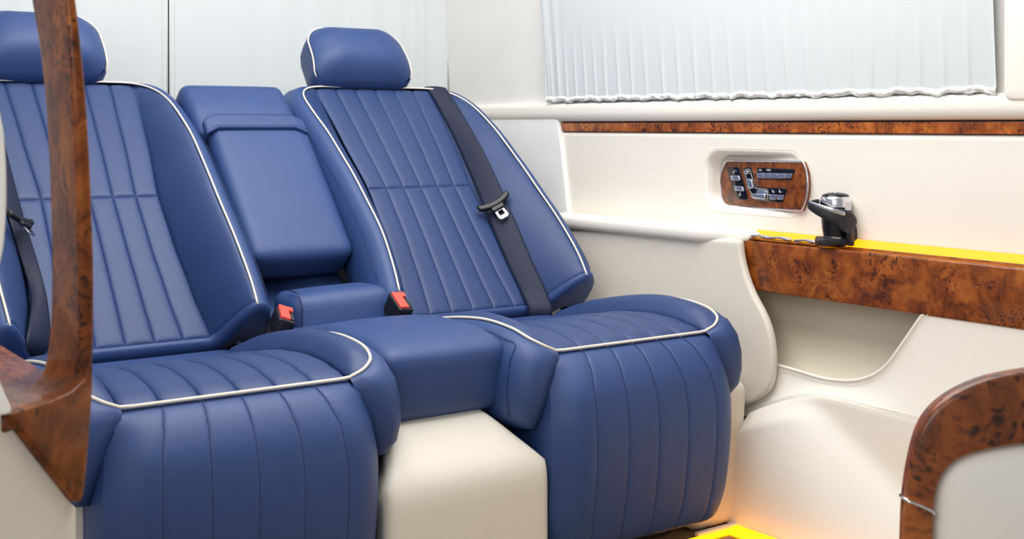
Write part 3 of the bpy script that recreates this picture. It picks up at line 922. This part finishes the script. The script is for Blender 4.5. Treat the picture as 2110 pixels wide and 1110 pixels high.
def tongue(root, o, ax, ay, s=1.0):
    """o centre of the plastic bar, ax along the bar, ay down the belt"""
    ax = ax.normalized(); az = ax.cross(ay).normalized()
    if az.dot(Vector((0, -1, .5))) < 0: az = -az
    ay = az.cross(ax).normalized() * (1 if az.cross(ax).dot(ay) > 0 else -1)
    X = lambda p: o + ax * p.x * s + ay * p.y * s + az * p.z * s
    bar = sbox('tongue_grip', (.038, .0075, .0055), .005, M_BLACK, root, lambda p: X(Vector((p.x, p.y - .006 * (p.x / .038) ** 2 * 1.6, p.z + .004))), n=8)
    sbox('tongue_shoulder', (.015, .006, .0045), .003, M_BLACK, bar, lambda p: X(Vector((p.x, p.y + .010, p.z + .003))), n=4)
    fr = [(-.0105, .012), (-.0095, .034), (-.006, .037), (.006, .037), (.0095, .034), (.0105, .012), (.0052, .012), (.0052, .0125), (.0052, .030), (-.0052, .030), (-.0052, .0125), (-.0052, .012)]
    # plate: outline with a window, made as a ring of quads
    oo = [(-.0115, .010), (.0115, .010), (.0110, .034), (.007, .038), (-.007, .038), (-.0110, .034)]
    ii = [(-.0058, .018), (.0058, .018), (.0056, .028), (.0054, .0295), (-.0054, .0295), (-.0056, .028)]
    V, Fc = [], []
    for z in (.0012, .0034):
        V += [X(Vector((a, b, z))) for a, b in oo] + [X(Vector((a, b, z))) for a, b in ii]
    for k in range(6):
        j = (k + 1) % 6
        Fc += [(12 + k, 12 + j, 18 + j, 18 + k), (k, 6 + k, 6 + j, j), (k, j, 12 + j, 12 + k), (6 + j, 6 + k, 18 + k, 18 + j)]
    pl = mesh('tongue_plate', V, Fc, M_DSTEEL, bar, smooth=False)
    tube('tongue_edge', [X(Vector((a, b, .003))) for a, b in oo[1:] + oo[:1]], .0007, M_CHROME, bar, 6)

def top_r(l, k): return [l[0] + Vector((0, .10, -.06)), l[0] + Vector((0, .035, .006))]
def bot_r(l, k): return [l[-1] + Vector((0.0, .05, -.05)), l[-1] + Vector((0.0, .12, -.10))]
bl, l_, r_ = make_belt(XR, PX_WALL, [(884, 188), (928, 270), (960, 340), (998, 430), (1035, 520), (1072, 600), (1090, 645)], [(925, 190), (985, 290), (1020, 360), (1060, 450), (1098, 540), (1128, 605), (1138, 648)],
    'black seat belt lying down the right seat back over its bolster', .008, top_r, bot_r)
o_ = surf_hit(1022, 425, XR, PX_WALL, .012)[0]
A = surf_hit(990, 440, XR, PX_WALL, .014)[0]; B = surf_hit(1048, 408, XR, PX_WALL, .014)[0]
tongue(bl, (A + B) / 2 + BN * .004, B - A, -BD + Vector((.10, 0, 0)), 1.12)
bl2, l2, r2 = make_belt(XL, PX_LEFT, [(-40, 230), (-12, 330), (14, 430), (40, 520), (62, 610), (55, 700)], [(-5, 230), (18, 330), (50, 450), (78, 540), (98, 620), (105, 710)],
    'black seat belt on the left seat behind the burl pillar', .008, top_r, bot_r)
A = surf_hit(8, 455, XL, PX_LEFT, .016)[0] + BN * .010; B = surf_hit(72, 478, XL, PX_LEFT, .014)[0] + BN * .004
tongue(bl2, (A + B) / 2 + BN * .006, B - A, -BD + Vector((.35, -.2, 0)), 1.0)

# ================================================================== SIDE WALL FITTINGS
# ------------------------------------------------------------------ burl armrest with amber light strip
XA = W - 0.048
ar = empty('wall_armrest', (XA, 1.5, .51), 'glossy burl wood armrest on the side wall with amber light strip', 'armrest')
a_tl, a_bl = onx(1521, 493, XA), onx(1546, 599, XA)
ol = catmull([(XA, a_tl.y, .6195), (XA, a_tl.y - .004, .59), (XA, a_bl.y + .008, .54), (XA, a_bl.y - .006, .520), (XA, a_bl.y - .022, .5155)], 5)
ol = [Vector((XA, 0.9, .6195))] + ol + [Vector((XA, .9, .5155))]
prism('burl_face', ol, M_BURL, ar, (0.046, 0, 0), 0.009, 5)
yl = onx(1562, 482, W).y
def ledp(s, t): return Vector((lerp(W - .030, W - .0015, t), lerp(yl, .9, s), lerp(.6245, .6375, t)))
rows_mesh('light_strip', [[ledp(s / 10, t) for s in range(11)] for t in (0, .5, 1)], M_LED, ar, (-1, 0, 1))
rows_mesh('light_strip_edge', [[Vector((lerp(W - .0345, W - .030, t), lerp(yl + .02, .9, s / 10), .6215 + .003 * t)) for s in range(11)] for t in (0, .5, 1)], M_BURLD, ar, (-1, 0, 1))
for k in range(6):
    y = 1.842 - .029 * k - (.012 if k > 3 else 0); sg = 1 if k % 2 else -1
    sbox('rocker_button', (.008, .0135, .0022), .002, M_SATIN, ar, lambda p, y=y, sg=sg: Vector((W - .036 + p.x, y + p.y, .6265 + p.z + .0035 * sg * 0 + .10 * p.y * sg + .002)), n=3)
slabp = [Vector((W - .047, 1.868, .621)), Vector((W - .024, 1.868, .621)), Vector((W - .024, 1.668, .621)), Vector((W - .047, 1.668, .621))]
prism('button_tray', slabp, M_BURLD, ar, (0, 0, .0025), .0008, 1)

# ------------------------------------------------------------------ switch panel
SN = Vector((-1, 0.1573, 0)).normalized()
SP0 = Vector((W - .0030, RC['y0'] + .01, .74))
def SPX(px, py, off=0.0): return onplane(px, py, SP0 + SN * off, SN)
sw = empty('switch_panel', tuple(SPX(1575, 382)), 'burl wood switch panel with silver buttons recessed in the cream wall', 'switch panel')
def pxprism(name, pts, o0, o1, mat, parent, bevel=.0008, seg=2, smooth=0):
    if smooth: pts = [(p.x, p.y) for p in catmull([(a, b, 0) for a, b in pts], smooth)]
    return prism(name, [SPX(a, b, o1) for a, b in pts], mat, parent, SN * (o0 - o1), bevel, seg)
lft = [(1493, 425), (1486, 398), (1484.5, 372), (1489, 345), (1497, 331)]
rgt = [(1655, 333), (1662, 355), (1664, 382), (1661, 408), (1652, 434)]
def arc(pts): return [(p.x, p.y) for p in catmull([(a, b, 0) for a, b in pts], 4)]
outer = arc(lft) + arc(rgt)
face = pxprism('veneer', outer, -.004, .004, M_BURLF, sw, .001)
ring = [SPX(a, b, .004) for a, b in outer]
tube('chrome_frame', resample(ring + [ring[0]], 90)[:-1], .0021, M_CHROME, sw, 8, closed=True)
p1 = pxprism('black_plate', [(1498.5, 344.5), (1519, 344), (1524, 349), (1540, 406), (1538, 411.5), (1521, 411), (1515, 405), (1498, 350)], .003, .0052, M_GLOSS, sw, .0006)
p2 = pxprism('black_plate', [(1559, 346.5), (1562, 345.5), (1635, 348), (1638, 351), (1630, 368), (1626, 370), (1562, 367), (1560, 364)], .003, .0052, M_GLOSS, sw, .0006)
p3 = pxprism('black_plate', [(1533, 348), (1537, 344.5), (1546, 345), (1549, 349), (1556, 381), (1560, 386), (1618, 388), (1621, 391), (1614, 414), (1610, 417), (1558, 413), (1550, 407), (1541, 388), (1534, 358)], .003, .0052, M_GLOSS, sw, .0006)
def btn(pts, parent, name='button', o1=.0085, mat=M_SATIN, bev=.0012): return pxprism(name, pts, .004, o1, mat, parent, bev, 3)
btn([(1503.5, 361), (1521, 361.5), (1524, 370), (1522.5, 372), (1506, 371)], p1)
btn([(1511, 382.5), (1528.5, 384), (1532, 393), (1530, 394), (1514, 392.5)], p1)
for k in range(5):
    xa, xb = 1558.5 + 14.6 * k, 1558.5 + 14.6 * (k + 1) - .7
    ya = 356 + .28 * k
    btn([(xa + (0 if k else 0), ya), (xb + (1.5 if k == 4 else 0), ya + .3), (xb - (3 if k == 4 else 0), ya + 10.3), (xa + (1.5 if k == 0 else 0), ya + 10)], p2, bev=.0007)
for xa in (1584.8, 1599.8):
    btn([(xa, 400 + (xa - 1584) * .06), (xa + 14.2, 401 + (xa - 1584) * .06), (xa + 12.5, 411.5), (xa + .8, 410.5)], p3, bev=.0007)
# seat shaped control: headrest, backrest and cushion keys with a silver outline
btn([(1531, 352), (1534, 350.5), (1539, 351), (1541, 354), (1540, 358), (1536, 359), (1532, 358)], p3, 'headrest_key', .014, M_SATIN, .0018)
btn([(1535.5, 369), (1538, 367.5), (1544, 368), (1548, 371), (1551, 386), (1549, 388.5), (1542, 388), (1539, 385)], p3, 'backrest_key', .013, M_SATIN, .002)
btn([(1558.5, 393), (1561, 391), (1575, 391.5), (1578, 394), (1578, 404), (1558.5, 402)], p3, 'cushion_key', .010, M_SATIN, .0015)
btn([(1546, 401), (1549, 398.5), (1572, 399), (1575, 401), (1575, 409), (1572, 410.5), (1553, 409.5), (1547.5, 406)], p3, 'cushion_slide_key', .015, M_SATIN, .002)
def line(pts, r, mat, parent, name='mark', off=.0056): return tube(name, [SPX(a, b, off) for a, b in pts], r, mat, parent, 5)
line([(1537, 349.5), (1538.5, 348.3), (1544, 348.6), (1545.5, 351), (1555, 384), (1558, 388.5), (1578, 389.5), (1582, 391), (1582.5, 410), (1580, 412), (1573, 411.7)], .0005, M_WHITE, p3, 'outline')
line([(1536, 360), (1538, 368)], .0005, M_WHITE, p3, 'outline')
line([(1544, 389), (1549, 399)], .0005, M_WHITE, p3, 'outline')
def ellipse(cx, cy, rx, ry, n=12, a0=0, a1=360): return [(cx + rx * math.cos(math.radians(lerp(a0, a1, k / n))), cy + ry * math.sin(math.radians(lerp(a0, a1, k / n)))) for k in range(n + 1)]
# open and closed padlock marks
line(ellipse(1511.6, 355, 1.7, 1.9), .00032, M_WHITE, p1); line([(1510, 355), (1513, 355)], .0003, M_WHITE, p1); line([(1513.2, 353.5)] + ellipse(1515.5, 351.8, 1.9, 1.5, 8, 180, 400), .00032, M_WHITE, p1)
line(ellipse(1524.6, 401.2, 1.9, 2.3), .00032, M_WHITE, p1); line([(1524.6, 399), (1524.6, 403.4)], .0003, M_WHITE, p1); line(ellipse(1524.6, 398.4, 1.4, 1.8, 8, 180, 360), .00032, M_WHITE, p1)
# lamp marks
for cx, wd in ((1566, 2.2), (1583.5, 5)):
    line([(cx - wd, 348.4 + (cx - 1566) * .02), (cx + wd, 348.7 + (cx - 1566) * .02)], .0004, M_WHITE, p2)
    for a in (-60, -30, 0, 30, 60):
        sx, cy2 = math.sin(math.radians(a)), math.cos(math.radians(a))
        line([(cx + sx * 1.6, 349.8 + cy2 * .6), (cx + sx * 4.8, 349.2 + cy2 * 3.8)], .0003, M_WHITE, p2)
# heated seat marks
for cx in (1593, 1607):
    line([(cx - 2, 391), (cx - 1.2, 394.5), (cx - .4, 396.5), (cx + 2, 396.6), (cx + 3, 394.8)], .0005, M_WHITE, p3)
    line([(cx - 1.2, 392), (cx + 1.6, 395)], .0004, M_WHITE, p3)
for xa in (1588, 1591, 1594, 1602.5, 1605.5, 1608.5):
    line([(xa, 402.4 + (xa - 1588) * .06), (xa + 1.6, 402.5 + (xa - 1588) * .06)], .0003, M_GLOSS, p3, 'mark', .0088)
line([(1620, 366.2), (1624, 366.4)], .0004, M_GLOSS, p2, 'mark', .0088)
gx, gy = 1657, 376

# ------------------------------------------------------------------ cup holder
HX, HY = W - .026, onx(1722, 508, W - .026).y
HZ = .626
ch = empty('cup_holder', (HX, HY, HZ), 'black and chrome swing-out cup holder standing on the burl armrest', 'cup holder')
def lathe(name, prof, mat, parent, cx=HX, cy=HY, seg=36, tilt=None):
    rows = []
    for r, z in prof:
        rows.append([Vector((cx + r * math.cos(2 * math.pi * k / seg), cy + r * math.sin(2 * math.pi * k / seg), HZ + z + (tilt(math.cos(2 * math.pi * k / seg), math.sin(2 * math.pi * k / seg)) if tilt else 0))) for k in range(seg)])
    o = rows_mesh(name, rows, mat, parent, None, closed=True, cap=True)
    bm = bmesh.new(); bm.from_mesh(o.data); bmesh.ops.recalc_face_normals(bm, faces=bm.faces[:]); bm.to_mesh(o.data); bm.free()
    try: o.data.set_sharp_from_angle(angle=math.radians(40))
    except Exception: pass
    return o
UX, UY = CYW, -SY        # direction to the right in the picture
def hp(a, b, z):          # a to the right in the picture, b towards the camera
    return Vector((HX + a * UX - b * SY, HY + a * UY - b * CYW, HZ + z))
body = lathe('cup_body', [(.020, .010), (.0225, .011), (.026, .030), (.0275, .050), (.0275, .080), (.0270, .084), (.0, .084)], M_BLACK, ch)
lathe('chrome_base_ring', [(.0225, .0085), (.0240, .0095), (.0252, .0165), (.0235, .0170)], M_CHROME, ch)
lathe('chrome_collar', [(.0278, .074), (.0300, .0745), (.0300, .080), (.0296, .0865), (.0280, .0925), (.0262, .0945)], M_CHROME, ch, tilt=lambda a, b: 0.0)
lathe('lid', [(.0265, .0935), (.0262, .0955), (.0235, .0985), (.017, .1010), (.008, .1022), (.0005, .1025)], M_GLOSS, ch)
lathe('lid_button', [(.0065, .1018), (.006, .1032), (.0005, .1036)], M_SATIN, ch)
# base tray, open at the front
sbox('base_tray', (.034, .024, .0085), .006, M_BLACKM, ch, lambda p: hp(-.003 + p.x, .002 + p.y, .0085 + p.z - .002))
def sweep(name, path, wid, hgt, mat, parent, up=Vector((0, 0, 1))):
    pts = catmull(path, 6); n = len(pts); rows = []
    for i, p in enumerate(pts):
        t = (pts[min(i + 1, n - 1)] - pts[max(i - 1, 0)]).normalized(); side = t.cross(up).normalized(); u2 = side.cross(t).normalized()
        f = i / (n - 1); w_, h_ = interp(wid, f), interp(hgt, f)
        ring = []
        for k in range(12):
            a = 2 * math.pi * k / 12; ca, sa = math.cos(a), math.sin(a)
            ring.append(p + side * w_ * math.copysign(abs(ca) ** .6, ca) + u2 * h_ * math.copysign(abs(sa) ** .6, sa))
        rows.append(ring)
    o = rows_mesh(name, rows, mat, parent, None, closed=True, cap=True)
    bm = bmesh.new(); bm.from_mesh(o.data); bmesh.ops.recalc_face_normals(bm, faces=bm.faces[:]); bm.to_mesh(o.data); bm.free()
    return o
# front arm: from the beak at the left, sweeping round the front, down to the base at the right
armp = [hp(-.030, -.020, .083), hp(-.047, -.006, .081), hp(-.053, .008, .0775), hp(-.042, .022, .070), hp(-.020, .033, .0615), hp(.004, .036, .053), hp(.018, .032, .040), hp(.022, .027, .020), hp(.023, .024, .004)]
sweep('front_arm', armp, [(0, .004), (.3, .004), (.6, .006), (1, .007)], [(0, .005), (.25, .007), (.5, .013), (.68, .021), (.85, .019), (1, .018)], M_BLACKM, ch)
stp = [hp(-.040, -.012, .0865), hp(-.0535, .007, .0840), hp(-.044, .0245, .0790), hp(-.021, .0372, .0715), hp(.001, .0410, .0645), hp(.010, .0395, .0610)]
sweep('chrome_strip', stp, [(0, .0012), (1, .0012)], [(0, .0012), (.3, .0028), (.7, .0042), (1, .0034)], M_CHROME, ch)
# back arm at the right
sweep('rear_arm', [hp(.032, -.018, .076), hp(.039, -.010, .062), hp(.0405, -.002, .040), hp(.036, .006, .018), hp(.030, .012, .004)], [(0, .004), (1, .006)], [(0, .003), (.3, .008), (1, .010)], M_BLACKM, ch)
sweep('chrome_tip', [hp(.0325, -.012, .078), hp(.0380, -.004, .068), hp(.0405, .001, .058)], [(0, .001), (1, .002)], [(0, .002), (1, .003)], M_CHROME, ch)
sbox('chrome_latch', (.008, .002, .008), .0015, M_SATIN, ch, lambda p: hp(.018 + p.x, .0225 + p.y - .5 * p.x, .076 + p.z))

# ================================================================== FOREGROUND LEFT: burl pillar, ledge, cream panel
YF = 1.15
lp = empty('burl_pillar', (.32, 1.15, .49), 'curved burl wood pillar rising from the ledge in the left foreground', 'pillar')
rowsL = [(-420, 10, 92, 98), (-250, 32, 112, 120), (-120, 52, 126, 139), (0, 68, 137, 157), (80, 80, 143, 167), (200, 92, 150, 179), (330, 99, 156, 187), (450, 103, 160, 192), (560, 105, 163, 195), (660, 104, 164, 195), (720, 101, 164, 194), (765, 96, 163, 193), (795, 84, 162, 192), (815, 60, 160, 191), (828, 25, 158, 190)]
rings = []
for y, l, m_, r in rowsL:
    Mp = ony(m_, y, YF); Rp = ony(r, y, YF); 
    Lp = onx(l, y, Mp.x) if y < 770 else onx(l, y, Mp.x - (y - 765) * .0004)
    z = Mp.z
    bl_ = Vector((Lp.x, min(Lp.y, 1.30), z)); br_ = Vector((Rp.x, min(Lp.y, 1.30), z))
    c4 = [Mp, Vector((Rp.x, YF, z)), br_, bl_]
    ring = []
    for i in range(4):
        a, b, c = c4[i - 1], c4[i], c4[(i + 1) % 4]
        rr = min(.006, (a - b).length * .45, (c - b).length * .45)
        pa, pb = b + (a - b).normalized() * rr, b + (c - b).normalized() * rr
        for k in range(5):
            t = k / 4; ring.append(pa * (1 - t) ** 2 + b * 2 * t * (1 - t) + pb * t * t)
    rings.append(ring)
# smooth vertically
dn = []
for k in range(len(rings[0])):
    dn.append(catmull([r[k] for r in rings], 5))
rings = [[dn[k][j] for k in range(len(dn))] for j in range(len(dn[0]))]
o = rows_mesh('upright', rings, M_BURLD, lp, None, closed=True, cap=True)
bm = bmesh.new(); bm.from_mesh(o.data); bmesh.ops.recalc_face_normals(bm, faces=bm.faces[:]); bm.to_mesh(o.data); bm.free()
# triangular foot below the ledge
ft = [(14, 852), (60, 838), (110, 824), (150, 806), (180, 780), (194, 740), (193, 800), (188, 880), (180, 975), (174, 1022), (166, 1036), (156, 1032), (90, 950)]
g0, g1 = onz(20, 850, .622), onz(130, 815, .622)
GN = Vector((-(g1 - g0).y, (g1 - g0).x, 0)).normalized()
if GN.y > 0: GN = -GN
prism('foot', [onplane(a, b, g0, GN) for a, b in ft], M_BURLD, lp, GN * -.05, .006, 4)
# ledge
lz = .622
lg = [g0 - GN * .004, g0.lerp(g1, .5) - GN * .004, g1 - GN * .004, Vector((.333, 1.155, lz)), Vector((.333, 1.22, lz)), Vector((.322, 1.26, lz)), Vector((.322, 1.75, lz)), Vector((.20, 1.75, lz)), Vector((.20, g0.y, lz))]
prism('ledge', [Vector((p.x, p.y, lz)) for p in lg], M_BURLT, lp, (0, 0, -.018), .004, 3)
# cream panel under the ledge
cp = [(-260, 842), (4, 848), (14, 860), (90, 958), (150, 1034), (160, 1044), (160, 1300), (-260, 1300)]
tag(prism('side_panel', [onplane(a, b, g0 - GN * .006, GN) for a, b in cp], M_BEIGE, None, GN * -.035, .004, 3), 'beige panel below the burl ledge in the left foreground', 'panel')
dp = catmull([(*ony(a, b, 1.06),) for a, b in [(-160, 200), (-20, 215), (4, 250), (12, 320), (14, 410), (9, 500), (0, 545), (-16, 600), (-22, 680), (-10, 755), (8, 805), (20, 832), (24, 846), (14, 854), (-30, 858), (-160, 862)]], 4)
tag(prism('door_pad', dp, M_CREAM, None, (0, .03, 0), .008, 4), 'cream padded edge at the far left border of the picture', 'pad')

# ================================================================== FOREGROUND RIGHT: burl framed cabinet back
YC = .80
fr_o = [(1862, 1330), (1862, 1200), (1863, 1110), (1866, 1040), (1872, 985), (1884, 925), (1899, 880), (1920, 848), (1948, 823), (1985, 801), (2030, 783), (2070, 773), (2110, 766), (2160, 760), (2240, 757), (2330, 760), (2420, 772)]
fr_i = [(1925, 1330), (1925, 1200), (1925, 1110), (1927, 1050), (1931, 1015), (1940, 988), (1955, 966), (1975, 950), (2000, 939), (2030, 931), (2060, 925), (2085, 921), (2110, 918), (2160, 914), (2240, 912), (2330, 914), (2420, 922)]
cab = empty('cabinet_back', (1.2, YC + .03, .30), 'arched burl wood frame around a cream panel at the lower right', 'seat back')
CN = Vector((-.62, -.785, 0)).normalized(); CT = Vector((-CN.y, CN.x, 0))
CP = ony(1985, 1000, YC)
def cpx(a, b): return onplane(a, b, CP, CN)
po = catmull([tuple(cpx(a, b)) for a, b in fr_o], 5); pi = catmull([tuple(cpx(a, b)) for a, b in fr_i], 5)
rows = []
sec = [(0.0, .020), (0.0, .008), (.02, .003), (.05, .0008), (.10, -.0005), (.35, -.002), (.65, -.002), (.90, -.0005), (.95, .0008), (.98, .003), (1.0, .008), (1.0, .030)]
for w_, dy in sec:
    rows.append([a.lerp(b, w_) - CN * dy for a, b in zip(po, pi)])
rows_mesh('burl_frame', rows, M_BURLL, cab, CN)
bo, bi = cpx(1865.5, 1030, ), cpx(1927, 1057)
tube('chrome_band', [bo - CN * .018 - CT * .0005, bo - CN * .006 - CT * .0005, bo + CN * .001 + CT * .002] + [bo.lerp(bi, k / 8) + CN * .0025 + Vector((0, 0, .0015 * math.sin(math.pi * k / 8))) for k in range(1, 8)] + [bi + CN * .001 - CT * .002, bi - CN * .006 + CT * .0005, bi - CN * .03 + CT * .0005], .0018, M_CHROME, cab, 8)
cen = cpx(2330, 1180)
rows = []
for k, d in ((1.0, .022), (.97, .012), (.92, .006), (.85, .003), (.6, .001), (.3, .0), (.02, 0)):
    rows.append([cen.lerp(p, k) - CN * d for p in pi])
rows_mesh('cream_panel', rows, M_CREAM, cab, CN)
rb = [cpx(a, b) - CN * .024 for a, b in [(1935, 1330), (1935, 1060), (1990, 960), (2110, 935), (2400, 940), (2400, 1330)]]
prism('rear_board', rb, M_BEIGE, cab, CN * -.015, .003, 2)

# ================================================================== FLOOR LIGHT
fl = empty('floor_light_strip', (1.86, 1.85, FZ), 'amber light strip at the base of the wall, widened to include its glow on the floor', 'light strip')
def fpt(s, t):
    y = lerp(1.80, 0.9, s); return Vector((bulge_x(y, FZ + .01) - .024 - .045 * (1 - t), y, FZ + .002 + .006 * t))
rows_mesh('strip_and_floor_glow', [[fpt(s / 20, t) for s in range(21)] for t in (0, .5, 1)], M_LEDF, fl, (-1, 0, 1))  # emissive band made wider to imitate the pool of light on the floor
sill = [(1.70, 1.785), (1.822, 1.785), (1.822, 1.797), (1.70, 1.797)]
tag(prism('sill_strip', [Vector((a, b, FZ)) for a, b in sill], M_CREAM, None, (0, 0, .010), .002, 2), 'narrow pale sill strip on the floor before the right seat base', 'trim')
fl2 = [(1.60, 1.762), (1.815, 1.762), (1.815, 1.784), (1.60, 1.784)]
prism('base_diffuser', [Vector((a, b, FZ + .001)) for a, b in fl2], M_LEDF, fl, (0, 0, .004), .001, 1)
